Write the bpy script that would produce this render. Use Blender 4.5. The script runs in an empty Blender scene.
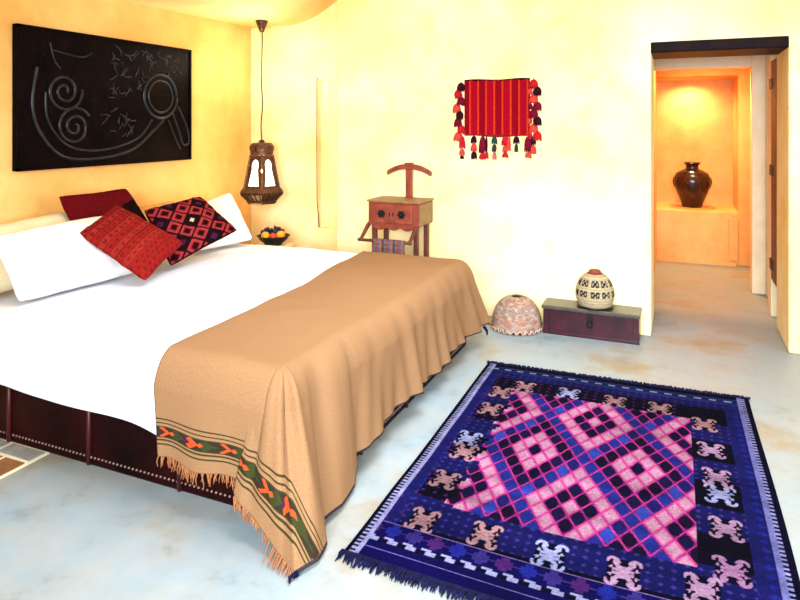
import bpy, bmesh, math, random
from mathutils import Vector, Matrix, noise
random.seed(7)
S = bpy.context.scene
COL = S.collection
PI = math.pi

# ------------------------------------------------------------------ camera
cam = bpy.data.cameras.new('camera'); cam_o = bpy.data.objects.new('camera', cam); COL.objects.link(cam_o)
cam.sensor_fit = 'HORIZONTAL'; cam.sensor_width = 36.0; cam.lens = 36.0*643/800
cam.shift_y = -(300-125)/800.0
cam.clip_start = 0.05
cam_o.location = (0, 0, 1.5)
cam_o.rotation_euler = (PI/2, 0, math.radians(23.51))
S.camera = cam_o
# ------------------------------------------------------------------ world, light, exposure
S.view_settings.view_transform = 'Standard'; S.view_settings.look = 'None'
S.view_settings.gamma = 1.0; S.view_settings.use_curve_mapping = False
S.view_settings.exposure = 0.5
W = bpy.data.worlds.new('world'); S.world = W; W.use_nodes = True
bg = W.node_tree.nodes['Background']; bg.inputs[0].default_value = (0.75, 0.86, 1.0, 1); bg.inputs[1].default_value = 1.2

def area(name, loc, target, sx, sy, power, color, spread=PI):
    l = bpy.data.lights.new(name, 'AREA'); l.shape = 'RECTANGLE'; l.size = sx; l.size_y = sy
    l.energy = power; l.color = color; l.spread = spread
    o = bpy.data.objects.new(name, l); COL.objects.link(o); o.location = loc
    o.rotation_euler = (Vector(target)-Vector(loc)).to_track_quat('-Z', 'Y').to_euler()
    return o
area('daylight_rear_window', (0.1, -1.35, 1.80), (-0.8, 4.2, 0.3), 2.4, 1.7, 165, (0.80, 0.90, 1.0), math.radians(105))
area('daylight_side_window', (3.3, 2.2, 1.70), (-2.0, 3.0, 0.3), 2.2, 1.6, 70, (0.74, 0.86, 1.0), math.radians(140))

area('added_overhead_fill', (-0.9, 2.7, 2.93), (-0.9, 2.7, 0), 1.6, 1.8, 55, (0.80, 0.90, 1.0), math.radians(120))  # no window up here: lamp added to lift the bed and rug tops

def spot(name, loc, target, power, color, angle, blend=0.8, r=0.05):
    l = bpy.data.lights.new(name, 'SPOT'); l.energy = power; l.color = color
    l.spot_size = math.radians(angle); l.spot_blend = blend; l.shadow_soft_size = r
    o = bpy.data.objects.new(name, l); COL.objects.link(o); o.location = loc
    o.rotation_euler = (Vector(target)-Vector(loc)).to_track_quat('-Z', 'Y').to_euler()
    return o
def point(name, loc, power, color, r=0.04):
    l = bpy.data.lights.new(name, 'POINT'); l.energy = power; l.color = color; l.shadow_soft_size = r
    o = bpy.data.objects.new(name, l); COL.objects.link(o); o.location = loc
    return o

# ------------------------------------------------------------------ materials
def srgb(r, g, b):
    f = lambda c: (c/12.92 if c <= 0.04045 else ((c+0.055)/1.055)**2.4)
    return (f(r/255), f(g/255), f(b/255), 1)
class NT:
    def __init__(s, name):
        s.m = bpy.data.materials.new(name); s.m.use_nodes = True
        s.t = s.m.node_tree; s.b = s.t.nodes['Principled BSDF']
    def n(s, kind, **kw):
        nd = s.t.nodes.new(kind)
        for k, v in kw.items(): setattr(nd, k, v)
        return nd
    def l(s, a, b): s.t.links.new(a, b)
    def noise(s, scale, detail=4, vec=None, rough=0.55):
        nd = s.n('ShaderNodeTexNoise'); nd.inputs['Scale'].default_value = scale
        nd.inputs['Detail'].default_value = detail; nd.inputs['Roughness'].default_value = rough
        if vec is None:
            g = s.n('ShaderNodeNewGeometry'); vec = g.outputs['Position']
        s.l(vec, nd.inputs['Vector']); return nd.outputs['Fac']
    def ramp(s, fac, stops, interp='LINEAR'):
        r = s.n('ShaderNodeValToRGB'); r.color_ramp.interpolation = interp
        e = r.color_ramp.elements
        while len(e) < len(stops): e.new(0.5)
        for i, (p, c) in enumerate(stops): e[i].position = p; e[i].color = c
        s.l(fac, r.inputs[0]); return r.outputs[0]
    def mix(s, f, a, b, mode='MIX'):
        m = s.n('ShaderNodeMix', data_type='RGBA', blend_type=mode)
        for sock, v in ((m.inputs[0], f), (m.inputs[6], a), (m.inputs[7], b)):
            if hasattr(v, 'is_output') or isinstance(v, bpy.types.NodeSocket): s.l(v, sock)
            else: sock.default_value = v
        return m.outputs[2]
    def math(s, op, a, b=None, c=None):
        m = s.n('ShaderNodeMath', operation=op)
        for i, v in enumerate((a, b, c)):
            if v is None: continue
            if isinstance(v, bpy.types.NodeSocket): s.l(v, m.inputs[i])
            else: m.inputs[i].default_value = v
        return m.outputs[0]
    def bump(s, h, strength=0.2, dist=0.01):
        b = s.n('ShaderNodeBump'); b.inputs['Strength'].default_value = strength; b.inputs['Distance'].default_value = dist
        s.l(h, b.inputs['Height']); s.l(b.outputs[0], s.b.inputs['Normal'])
    def base(s, c):
        if isinstance(c, bpy.types.NodeSocket): s.l(c, s.b.inputs['Base Color'])
        else: s.b.inputs['Base Color'].default_value = c
    def rough(s, r): s.b.inputs['Roughness'].default_value = r
    def spec(s, v): s.b.inputs['Specular IOR Level'].default_value = v

def mottled(name, c1, c2, scale=3, rough=0.8, bump=0.1, bscale=60, dist=0.004, spec=0.3, metal=0):
    k = NT(name); k.base(k.ramp(k.noise(scale), [(0.3, c1), (0.7, c2)])); k.rough(rough); k.spec(spec)
    k.b.inputs['Metallic'].default_value = metal
    if bump: k.bump(k.noise(bscale, 3), bump, dist)
    return k.m
def plaster(name, c1, c2, c3, rough=0.75):
    k = NT(name)
    a = k.ramp(k.noise(1.3, 5, rough=0.6), [(0.32, c1), (0.52, c2), (0.72, c3)])
    b = k.ramp(k.noise(6.0, 6, rough=0.65), [(0.35, (0.86, 0.82, 0.75, 1)), (0.6, (1, 1, 1, 1))])
    k.base(k.mix(0.55, a, b, 'MULTIPLY')); k.rough(rough); k.spec(0.25)
    k.bump(k.noise(9, 6), 0.25, 0.012); return k.m
M = {}
M['wall'] = plaster('yellow_plaster', srgb(238, 204, 130), srgb(245, 219, 160), srgb(249, 234, 192))
M['wall_warm_lit'] = plaster('warm_lit_plaster', srgb(222, 158, 80), srgb(232, 176, 98), srgb(238, 194, 120))  # left wall: warm light put into a deeper plaster colour
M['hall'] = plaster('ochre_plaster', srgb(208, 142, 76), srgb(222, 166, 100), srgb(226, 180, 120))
M['cream'] = plaster('cream_plaster', srgb(222, 208, 172), srgb(232, 220, 188), srgb(236, 226, 200))
M['ceiling'] = plaster('ceiling_plaster', srgb(246, 226, 166), srgb(250, 234, 182), srgb(250, 238, 196))
# floor
k = NT('polished_cement')
n1 = k.noise(1.6, 8, rough=0.62); n2 = k.noise(5.5, 8, rough=0.7)
c = k.ramp(n1, [(0.30, srgb(112, 130, 142)), (0.42, srgb(138, 151, 158)), (0.54, srgb(148, 152, 152)), (0.66, srgb(144, 130, 108))])
d = k.ramp(n2, [(0.25, srgb(184, 166, 142)), (0.42, srgb(236, 232, 226)), (0.75, (1, 1, 1, 1))])
k.base(k.mix(0.75, c, d, 'MULTIPLY')); k.spec(0.35)
k.l(k.math('MULTIPLY_ADD', n2, 0.35, 0.28), k.b.inputs['Roughness']); k.bump(n2, 0.15, 0.006)
M['floor'] = k.m
M['grey_tile'] = mottled('grey_tile', srgb(120, 122, 122), srgb(165, 160, 150), 8, 0.5)
M['brown_tile'] = mottled('brown_tile', srgb(120, 78, 50), srgb(165, 110, 72), 8, 0.5)
M['dark_wood'] = mottled('dark_wood', srgb(24, 14, 14), srgb(48, 26, 26), 12, 0.38, 0.15, 40, spec=0.5)
M['beam'] = mottled('beam_wood', srgb(8, 3, 6), srgb(30, 10, 12), 10, 0.5, 0.2, 30, spec=0.05)
M['carved'] = mottled('carved_black_wood', srgb(1, 1, 3), srgb(14, 4, 7), 6, 0.4, 0.5, 55, 0.005, spec=0.03)
M['carved_highlight'] = mottled('carved_ridge_highlight', srgb(7, 9, 13), srgb(28, 32, 42), 14, 0.28, 0.3, 55, spec=0.25)  # ridge highlights put into the colour, paler than the board
M['chest'] = mottled('chest_wood', srgb(26, 8, 20), srgb(62, 14, 26), 9, 0.3, 0.2, 50, spec=0.3)
M['chest_lid'] = mottled('chest_lid_wood', srgb(52, 46, 38), srgb(78, 66, 50), 9, 0.3, 0.2, 50, spec=0.6)
M['red_wood'] = mottled('red_brown_wood', srgb(96, 36, 24), srgb(140, 60, 38), 14, 0.45, 0.25, 50)
M['red_wood_dark'] = mottled('dark_red_brown_wood', srgb(72, 32, 24), srgb(102, 48, 34), 14, 0.5, 0.2, 50)
M['olive_wood'] = mottled('faded_olive_wood', srgb(112, 84, 50), srgb(140, 104, 64), 14, 0.5, 0.2, 50)
M['leather'] = mottled('maroon_leather', srgb(8, 2, 3), srgb(34, 6, 6), 3, 0.45, 0.25, 70, spec=0.05)
M['leather_seam'] = mottled('seam_leather', srgb(52, 12, 12), srgb(70, 18, 18), 5, 0.4, 0.1, 70)
M['brass'] = mottled('aged_brass', srgb(96, 72, 66), srgb(136, 110, 98), 20, 0.5, 0)
M['iron'] = mottled('black_iron', srgb(20, 20, 22), srgb(36, 34, 34), 20, 0.45, 0.1, metal=0.6)
M['bronze'] = mottled('pierced_bronze', srgb(30, 18, 14), srgb(96, 64, 44), 60, 0.4, 0.6, 120, 0.003, metal=0.5)
M['linen'] = mottled('white_linen', srgb(206, 208, 217), srgb(216, 217, 224), 2, 0.85, 0.08, 14, 0.01, spec=0.1)
M['pillow_white'] = mottled('white_cotton', srgb(224, 221, 216), srgb(232, 229, 224), 4, 0.85, 0.15, 9, 0.02, spec=0.1)
M['pillow_cream'] = mottled('cream_cotton', srgb(216, 194, 152), srgb(226, 206, 168), 4, 0.85, 0.15, 12, 0.02, spec=0.1)
M['tan_cloth'] = mottled('tan_cloth', srgb(196, 142, 72), srgb(208, 156, 88), 10, 0.9, 0.2, 60, spec=0.1)
M['maroon_cloth'] = mottled('maroon_velvet', srgb(100, 16, 20), srgb(122, 26, 26), 8, 0.85, 0.2, 40, spec=0.15)
M['mattress'] = mottled('mattress_cloth', srgb(225, 222, 215), srgb(232, 230, 225), 8, 0.9, 0)
M['bulb'] = NT('lit_frosted_glass').m
b_ = M['bulb'].node_tree.nodes['Principled BSDF']; b_.inputs['Base Color'].default_value = (1, .93, .8, 1)
b_.inputs['Emission Color'].default_value = (1, .86, .62, 1); b_.inputs['Emission Strength'].default_value = 2.6
M['flame'] = NT('glowing_filament').m
b_ = M['flame'].node_tree.nodes['Principled BSDF']
b_.inputs['Emission Color'].default_value = (1, .45, .12, 1); b_.inputs['Emission Strength'].default_value = 3.0
M['white_paint'] = mottled('white_paint', srgb(235, 235, 235), srgb(240, 240, 240), 4, 0.4, 0)
M['navy_wool'] = mottled('navy_wool', srgb(10, 12, 34), srgb(22, 22, 56), 40, 0.95, 0, spec=0.05)
M['orange_fruit'] = mottled('orange_peel', srgb(240, 130, 20), srgb(250, 160, 40), 20, 0.4, 0.2, 200, 0.001)
M['red_fruit'] = mottled('red_apple_skin', srgb(170, 26, 18), srgb(210, 60, 30), 20, 0.3, 0)
M['grape'] = mottled('dark_grape', srgb(20, 16, 34), srgb(44, 30, 60), 20, 0.3, 0)
M['glaze'] = mottled('dark_brown_glaze', srgb(16, 7, 7), srgb(56, 24, 14), 14, 0.24, 0.25, 40, 0.006, spec=0.4)
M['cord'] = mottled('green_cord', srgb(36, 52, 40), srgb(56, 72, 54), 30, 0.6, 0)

# blanket: woven wool with a patterned end band read from the flat-cloth coordinates
k = NT('camel_wool')
at = k.n('ShaderNodeAttribute', attribute_name='flat'); sp = k.n('ShaderNodeSeparateXYZ'); k.l(at.outputs['Vector'], sp.inputs[0])
fx, d1 = sp.outputs[0], sp.outputs[1]
wool = k.ramp(k.noise(170, 3, at.outputs['Vector']), [(0.25, srgb(124, 90, 61)), (0.75, srgb(143, 106, 74))])
BK = srgb(44, 36, 26); TN = srgb(150, 110, 76); GR = srgb(48, 52, 24); OR = srgb(184, 66, 30); PU = srgb(62, 28, 50)
linec = k.ramp(k.math('MULTIPLY', d1, 5.0), [(0.0, (0,0,0,1)), (0.23, (1,1,1,1)), (0.26, (0,0,0,1)), (0.31, (1,1,1,1)), (0.345, (0,0,0,1)), (0.375, (1,1,1,1)), (0.395, (0,0,0,1)), (0.58, (1,1,1,1)), (0.60, (0,0,0,1)), (0.65, (1,1,1,1)), (0.675, (0,0,0,1)), (0.73, (1,1,1,1)), (0.755, (0,0,0,1))], 'CONSTANT')
c1 = k.mix(linec, wool, srgb(56, 48, 26))
u = k.math('MULTIPLY', fx, 12.0)
v = k.math('MULTIPLY', k.math('ABSOLUTE', k.math('SUBTRACT', d1, 0.0975)), 26.0)      # 0..0.5 inside the band
tri = k.math('PINGPONG', u, 0.5)
cell = k.ramp(k.math('FRACT', k.math('MULTIPLY', k.math('ADD', u, v), 0.25)), [(0.0, OR), (0.22, GR), (0.44, BK), (0.56, OR), (0.72, GR), (0.88, PU)], 'CONSTANT')
loz = k.math('LESS_THAN', k.math('ADD', v, tri), 0.56)
bandc = k.mix(loz, BK, cell)
inband = k.math('MULTIPLY', k.math('GREATER_THAN', d1, 0.0785), k.math('LESS_THAN', d1, 0.1165))
c2 = k.mix(inband, c1, bandc)
hem = k.math('GREATER_THAN', fx, 0.492)
k.base(k.mix(hem, c2, srgb(52, 44, 50)))
k.rough(0.95); k.spec(0.05)
k.bump(k.noise(260, 2, at.outputs['Vector']), 0.35, 0.003)
M['blanket'] = k.m
M['fringe_tan'] = mottled('tan_fringe', srgb(138, 84, 50), srgb(160, 104, 66), 40, 0.9, 0, spec=0.05)

def attr_mat(name, attr, rough=0.95, bump=0.3, bscale=300, sheen=0.2, dist=0.002):
    k = NT(name); a = k.n('ShaderNodeAttribute', attribute_name=attr)
    v = k.ramp(k.noise(90, 3), [(0.3, (0.46, 0.46, 0.46, 1)), (0.7, (0.76, 0.76, 0.76, 1))])
    k.base(k.mix(1.0, a.outputs['Color'], v, 'MULTIPLY')); k.rough(rough); k.spec(0.03); k.bump(k.noise(bscale, 2), bump, dist); return k.m
M['rug'] = attr_mat('woven_rug', 'pattern')
M['cloth'] = attr_mat('woven_cloth', 'pattern')
M['basketry'] = attr_mat('woven_basketry', 'pattern', 0.8, 0.3, 160, 0.0, 0.003)

# ------------------------------------------------------------------ helpers
def tag(o, label=None, cat=None, group=None, kind=None):
    if label: o['label'] = label
    if cat: o['category'] = cat
    if group: o['group'] = group
    if kind: o['kind'] = kind
    return o
def empty(name, loc, rz=0):
    o = bpy.data.objects.new(name, None); COL.objects.link(o); o.location = loc; o.rotation_euler = (0, 0, rz)
    o.empty_display_size = 0.1; return o
def obj(name, bm, mat, parent=None, smooth=False, bevel=0):
    me = bpy.data.meshes.new(name)
    bmesh.ops.recalc_face_normals(bm, faces=bm.faces[:])
    bm.to_mesh(me); bm.free()
    if smooth:
        for p in me.polygons: p.use_smooth = True
    me.materials.append(mat)
    o = bpy.data.objects.new(name, me); COL.objects.link(o)
    if parent: o.parent = parent
    if bevel:
        md = o.modifiers.new('bevel', 'BEVEL'); md.width = bevel; md.segments = 2; md.limit_method = 'ANGLE'
    return o
def box(bm, x0, x1, y0, y1, z0, z1, mtx=None):
    vs = [bm.verts.new((x, y, z)) for z in (z0, z1) for y in (y0, y1) for x in (x0, x1)]
    for f in ((0,1,3,2), (4,5,7,6), (0,1,5,4), (2,3,7,6), (0,2,6,4), (1,3,7,5)): bm.faces.new([vs[i] for i in f])
    if mtx is not None:
        for v in vs: v.co = mtx @ v.co
    return vs
def bbox(*a): bm = bmesh.new(); box(bm, *a); return bm
def tube(bm, pts, rad, n=8, cap=True):
    pts = [Vector(p) for p in pts]; rings = []
    for i, p in enumerate(pts):
        t = (pts[min(i+1, len(pts)-1)]-pts[max(i-1, 0)]).normalized()
        a = t.orthogonal().normalized() if i == 0 else (prev - t*prev.dot(t)).normalized()
        prev = a; b = t.cross(a); r = rad[i] if hasattr(rad, '__len__') else rad
        rings.append([bm.verts.new(p + a*math.cos(2*PI*j/n)*r + b*math.sin(2*PI*j/n)*r) for j in range(n)])
    for i in range(len(rings)-1):
        for j in range(n): bm.faces.new((rings[i][j], rings[i][(j+1) % n], rings[i+1][(j+1) % n], rings[i+1][j]))
    if cap: bm.faces.new(rings[0][::-1]); bm.faces.new(rings[-1])
def lathe(bm, prof, c=(0, 0, 0), n=32, phase=0):
    rings = []
    for r, z in prof:
        if r < 1e-5: rings.append([bm.verts.new((c[0], c[1], c[2]+z))])
        else: rings.append([bm.verts.new((c[0]+r*math.cos(phase+2*PI*j/n), c[1]+r*math.sin(phase+2*PI*j/n), c[2]+z)) for j in range(n)])
    for a, b in zip(rings, rings[1:]):
        for j in range(n):
            q = [a[j % len(a)], a[(j+1) % len(a)], b[(j+1) % len(b)], b[j % len(b)]]
            q2 = []
            for v in q:
                if v not in q2: q2.append(v)
            if len(q2) > 2: bm.faces.new(q2)
    return rings
def ball(bm, c, r, sz=1.0, n=10):
    prof = [(r*math.sin(PI*i/n) if 0 < i < n else 0, -r*sz*math.cos(PI*i/n)) for i in range(n+1)]
    lathe(bm, prof, c, n+4)
def grid(bm, nu, nv, f):
    vs = [[bm.verts.new(f(i/nu, j/nv)) for j in range(nv+1)] for i in range(nu+1)]
    for i in range(nu):
        for j in range(nv): bm.faces.new((vs[i][j], vs[i+1][j], vs[i+1][j+1], vs[i][j+1]))
    return vs
def struct(name, bm, mat, **kw):
    o = obj(name, bm, mat, **kw); o['kind'] = 'structure'; return o
def lerp(a, b, t): return a+(b-a)*t

# ------------------------------------------------------------------ room shell
XL, YB, YA = -3.79, 4.89, 5.10          # left wall, main back wall, recessed stretch by the bed
XR, YF = 3.4, -1.5
ZC = 2.95
def wall_with_holes(axis, a0, a1, z0, z1, d0, d1, holes, bm=None):
    """solid wall in cells; axis 'x': runs along x, thickness d0..d1 in y"""
    bm = bm or bmesh.new()
    as_ = sorted({a0, a1, *[h[0] for h in holes], *[h[1] for h in holes]})
    zs = sorted({z0, z1, *[h[2] for h in holes], *[h[3] for h in holes]})
    cache = {}
    def V(a, z, d):
        key = (round(a, 4), round(z, 4), d)
        if key not in cache: cache[key] = bm.verts.new((a, d, z) if axis == 'x' else (d, a, z))
        return cache[key]
    def solid(i, j):
        if i < 0 or j < 0 or i >= len(as_)-1 or j >= len(zs)-1: return False
        a, z = (as_[i]+as_[i+1])/2, (zs[j]+zs[j+1])/2
        return not any(h[0] < a < h[1] and h[2] < z < h[3] for h in holes)
    for i in range(len(as_)-1):
        for j in range(len(zs)-1):
            if not solid(i, j): continue
            A, B, C, D = as_[i], as_[i+1], zs[j], zs[j+1]
            for d in (d0, d1): bm.faces.new((V(A, C, d), V(B, C, d), V(B, D, d), V(A, D, d)))
            if not solid(i-1, j): bm.faces.new((V(A, C, d0), V(A, D, d0), V(A, D, d1), V(A, C, d1)))
            if not solid(i+1, j): bm.faces.new((V(B, C, d0), V(B, D, d0), V(B, D, d1), V(B, C, d1)))
            if not solid(i, j-1): bm.faces.new((V(A, C, d0), V(B, C, d0), V(B, C, d1), V(A, C, d1)))
            if not solid(i, j+1): bm.faces.new((V(A, D, d0), V(B, D, d0), V(B, D, d1), V(A, D, d1)))
    return bm
struct('floor', bbox(-4.1, 3.7, -1.8, 9.0, -0.15, 0), M['floor'])
struct('wall_left', bbox(XL-0.3, XL, YF, YA+0.5, 0, 3.3), M['wall_warm_lit'])
# main back wall with the doorway
DX0, DX1, DZ = -0.187, 0.656, 2.085
struct('wall_back', wall_with_holes('x', -2.73, XR, 0, 3.3, YB, 5.47, [(DX0, DX1, 0, DZ)]), M['wall'], bevel=0.012)
# recessed stretch with the slim lit recess
bm = wall_with_holes('x', XL, -2.72, 0, 3.3, YA, YA+0.06, [(-3.045, -2.93, 0.56, 1.91)])
box(bm, XL, -2.72, YA+0.06, YA+0.3, 0, 3.3)
struct('wall_alcove', bm, M['wall'], bevel=0.008)
struct('wall_right', wall_with_holes('y', YF, YB, 0, 3.3, XR, XR+0.3, [(1.0, 3.4, 0.4, 2.5)]), M['wall'])
struct('wall_front', wall_with_holes('x', XL-0.3, XR+0.3, 0, 3.3, YF-0.3, YF, [(-1.3, 1.5, 0.3, 2.8)]), M['wall'])
# ceiling: low over the headboard, sweeping up in a cove
bm = bmesh.new()
def cz(x):
    t = min(max((x+3.35)/1.25, 0), 1); t = t*t*(3-2*t); return 2.43+(ZC-2.43)*t
N = 60
vs = []
for i in range(N+1):
    x = lerp(XL-0.05, -2.0, i/N)
    vs.append([bm.verts.new((x, YF, cz(x))), bm.verts.new((x, YA+0.02, cz(x))), bm.verts.new((x, YA+0.02, 3.3)), bm.verts.new((x, YF, 3.3))])
for a, b in zip(vs, vs[1:]):
    for j in range(4): bm.faces.new((a[j], b[j], b[(j+1) % 4], a[(j+1) % 4]))
box(bm, -2.0, XR+0.1, YF, YA+0.02, ZC, 3.3)
struct('ceiling', bm, M['ceiling'], smooth=True)
# passage behind the doorway
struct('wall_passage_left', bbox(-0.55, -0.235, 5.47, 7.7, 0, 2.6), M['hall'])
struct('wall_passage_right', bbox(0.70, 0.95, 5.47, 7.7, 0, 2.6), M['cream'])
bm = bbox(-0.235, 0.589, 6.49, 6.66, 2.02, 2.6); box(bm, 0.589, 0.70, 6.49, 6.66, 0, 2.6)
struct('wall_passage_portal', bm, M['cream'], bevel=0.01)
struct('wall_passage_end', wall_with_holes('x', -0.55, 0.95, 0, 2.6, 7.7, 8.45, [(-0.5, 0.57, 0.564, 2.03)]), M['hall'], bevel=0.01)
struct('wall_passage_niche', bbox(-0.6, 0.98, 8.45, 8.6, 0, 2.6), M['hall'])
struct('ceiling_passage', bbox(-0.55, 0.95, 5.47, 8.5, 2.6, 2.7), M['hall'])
struct('trim_1', bbox(-0.235, 0.55, 7.672, 7.7, 0, 0.04), M['hall'])
struct('trim_2', bbox(DX0-0.01, DX1+0.01, YB+0.006, YB+0.5, 2.012, DZ+0.004), M['beam'], bevel=0.008)   # timber lintel
struct('trim_3', bbox(0.48, 0.57, 7.675, 7.7, 0.06, 0.50), M['hall'], bevel=0.006)
# stone inlay in the floor beside the bed
bm = bmesh.new()
struct('trim_4', bbox(-3.6, -2.638, 1.785, 2.055, -0.01, 0.003), M['cream'])
bm = bmesh.new(); box(bm, -2.87, -2.655, 1.965, 2.045, 0, 0.006); box(bm, -3.1, -2.89, 1.965, 2.045, 0, 0.006)
struct('floor_tile_grey', bm, M['grey_tile'])
bm = bmesh.new(); box(bm, -2.78, -2.655, 1.80, 1.945, 0, 0.006); box(bm, -2.99, -2.80, 1.80, 1.945, 0, 0.006)
struct('floor_tile_brown', bm, M['brown_tile'])
# frames of the two daylight openings (behind the camera)
bm = bmesh.new()
for z in (0.3, 2.74): box(bm, -1.3, 1.5, YF-0.2, YF-0.12, z, z+0.06)
for x in (-1.3, 0.07, 1.44): box(bm, x, x+0.06, YF-0.2, YF-0.12, 0.36, 2.74)
struct('window_1', bm, M['white_paint'])
bm = bmesh.new()
for z in (0.4, 2.44): box(bm, XR+0.1, XR+0.18, 1.0, 3.4, z, z+0.06)
for y in (1.0, 2.17, 3.34): box(bm, XR+0.1, XR+0.18, y, y+0.06, 0.46, 2.44)
struct('window_2', bm, M['white_paint'])

# lights the passage and the recess own
spot('niche_downlight', (0.10, 8.22, 2.02), (0.10, 8.30, 0.6), 60, (1.0, 0.72, 0.36), 160, 1.0, 0.03)
spot('passage_downlight', (0.2, 6.95, 2.58), (0.2, 6.9, 0), 200, (1.0, 0.56, 0.22), 125, 0.9, 0.05)
point('recess_light', (-2.985, YA+0.03, 1.88), 0.06, (1.0, 0.85, 0.5), 0.02)

# ------------------------------------------------------------------ bed
BX0, BX1, BY0, BY1, BT = -3.72, -1.33, 2.05, 4.20, 0.565
bed = tag(empty('bed', (-2.5, 3.1, 0)), 'large low bed on a dark maroon leather-clad base, head against the yellow wall', 'bed')
off = lambda bm: [setattr(v, 'co', v.co-Vector((-2.5, 3.1, 0))) for v in bm.verts] and bm
def bobj(name, bm, mat, parent=bed, **kw): off(bm); return obj(name, bm, mat, parent, **kw)
base = bobj('base', bbox(BX0, BX1, BY0, BY1, 0.0, 0.33), M['leather'], bevel=0.015)
bobj('mattress', bbox(BX0, BX1+0.01, BY0+0.02, BY1-0.02, 0.33, 0.53), M['mattress'], bevel=0.05)
for x in (-2.9, -2.38, -1.87, -1.365):
    bm = bmesh.new(); tube(bm, [(x, BY0-0.004, 0.01), (x, BY0-0.004, 0.32)], 0.011, 8)
    bobj('seam', bm, M['leather_seam'], smooth=True)
for y in (2.6, 3.13, 3.66):
    bm = bmesh.new(); tube(bm, [(BX1+0.004, y, 0.01), (BX1+0.004, y, 0.32)], 0.011, 8)
    bobj('seam', bm, M['leather_seam'], smooth=True)
bm = bmesh.new()
x = -3.6
while x < -1.36: ball(bm, (x, BY0-0.002, 0.042), 0.0055, 0.9, 5); x += 0.022
y = 2.09
while y < 4.15: ball(bm, (BX1+0.002, y, 0.042), 0.0065, 0.9, 5); y += 0.026
s_ = bobj('stud_row', bm, M['brass'], smooth=True); tag(s_, 'row of small pale studs along the bottom edge', kind='stuff')

def nz(x, y, s, a): return a*noise.noise(Vector((x*s, y*s, 3.1)))
# white bedspread
def skirt(T, B, w, out, bulge=0.11):
    """soft fall from the top edge point T to the hem point B"""
    P1 = T+out*bulge*0.75; P2 = T+out*bulge+Vector((0, 0, -0.13)); t = w
    # follow: rounded shoulder then straight to B
    if t < 0.35:
        q = t/0.35; a = T.lerp(P1, q); b = P1.lerp(P2, q); return a.lerp(b, q)
    q = (t-0.35)/0.65
    return P2.lerp(B, q)
bm = bmesh.new()
YI, YJ, XI = 2.10, 4.16, -1.42
def top_z(x, y):
    return BT+nz(x, y, 1.4, 0.018)+nz(x, y, 6, 0.004)
def duv(i, j):
    x = lerp(-3.70, XI, i)
    return x
NX = 120
def duvet_point(s, t):
    # t in 0..1 : near hem -> near edge -> far edge -> far hem ;  s along x
    x = lerp(-3.70, XI, s)
    if t < 0.25:
        w = 1-t/0.25; hz = lerp(0.335, 0.205, min(max((x+3.3)/2.0, 0), 1))+0.012*math.sin(x*5)
        T = Vector((x, YI, top_z(x, YI))); B = Vector((x, 1.985+0.012*math.sin(x*9+1), hz))
        p = skirt(T, B, w, Vector((0, -1, 0)), 0.10)
        p.y += 0.008*w*math.sin(x*13+math.sin(x*4)*2); return p
    if t < 0.75:
        y = lerp(YI, YJ, (t-0.25)*2); return Vector((x, y, top_z(x, y)))
    w = (t-0.75)/0.25
    T = Vector((x, YJ, top_z(x, YJ))); B = Vector((x, 4.29, 0.25)); return skirt(T, B, w, Vector((0, 1, 0)), 0.10)
g = grid(bm, NX, 160, duvet_point)
# foot fall of the bedspread
fg = []
for j in range(40, 121):
    p0 = g[NX][j].co.copy(); row = [g[NX][j]]
    for w in range(1, 13): row.append(bm.verts.new(skirt(p0, Vector((-1.315, p0.y, 0.32)), w/12, Vector((1, 0, 0)), 0.095)))
    fg.append(row)
for a, b in zip(fg, fg[1:]):
    for q in range(12): bm.faces.new((a[q], b[q], b[q+1], a[q+1]))
o = obj('bedspread', bm, M['linen'], smooth=True)
tag(o, 'plain white bedspread covering the bed and hanging over its near side', 'bedspread')
md = o.modifiers.new('thick', 'SOLIDIFY'); md.thickness = 0.012; md.offset = -1

# ------------------------------------------------------------------ camel blanket
LIFT = 0.012
bx, by = -1.40, 2.085
A_, B_ = 0.42, 0.50        # flat overhang at the near side and at the foot
cols = []   # each: (T, B, out, flatT, flatB, pleat phase amp)
def colm(T, B, out, fT, fB): cols.append((Vector(T), Vector(B), Vector(out).normalized(), fT, fB))
def zt(x, y): return top_z(x, y)+LIFT+0.003*math.sin(y*9+x*6)
def left_edge(y): return lerp(-1.93, -2.10, (y-by)/(YE-by))+0.02*math.sin((y-by)*2.2)
YE = 4.24
xs = [lerp(left_edge(by), bx, i/70) for i in range(71)]
for i, x in enumerate(xs):
    q = i/70
    B = (lerp(-1.90, -1.45, q), 1.955+0.012*math.sin(q*9+0.5), lerp(0.185, 0.172, q)+0.006*math.sin(q*11))
    colm((x, by, zt(x, by)), B, (0, -1, 0), (x-bx, 0), (x-bx, -A_))
keys = [((-1.45, 1.965, .172), (0.0, -A_)), ((-1.50, 1.925, .150), (0.03, -A_)), ((-1.46, 1.905, .125), (0.09, -A_)), ((-1.396, 1.90, .10), (0.17, -A_)),
        ((-1.31, 1.875, .055), (0.29, -A_)), ((-1.235, 1.85, .02), (0.40, -A_)), ((-1.165, 1.815, .012), (B_, -A_)),
        ((-1.135, 1.90, .012), (B_, -A_+.10)), ((-1.15, 1.985, .014), (B_, -A_+.18)), ((-1.215, 2.08, .03), (B_, -A_+.27)), ((-1.205, 2.20, .02), (B_, -0.12)), ((-1.225, 2.34, .022), (B_, -0.03)),
        ((-1.255, 2.42, .06), (B_, 0.0))]
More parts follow.
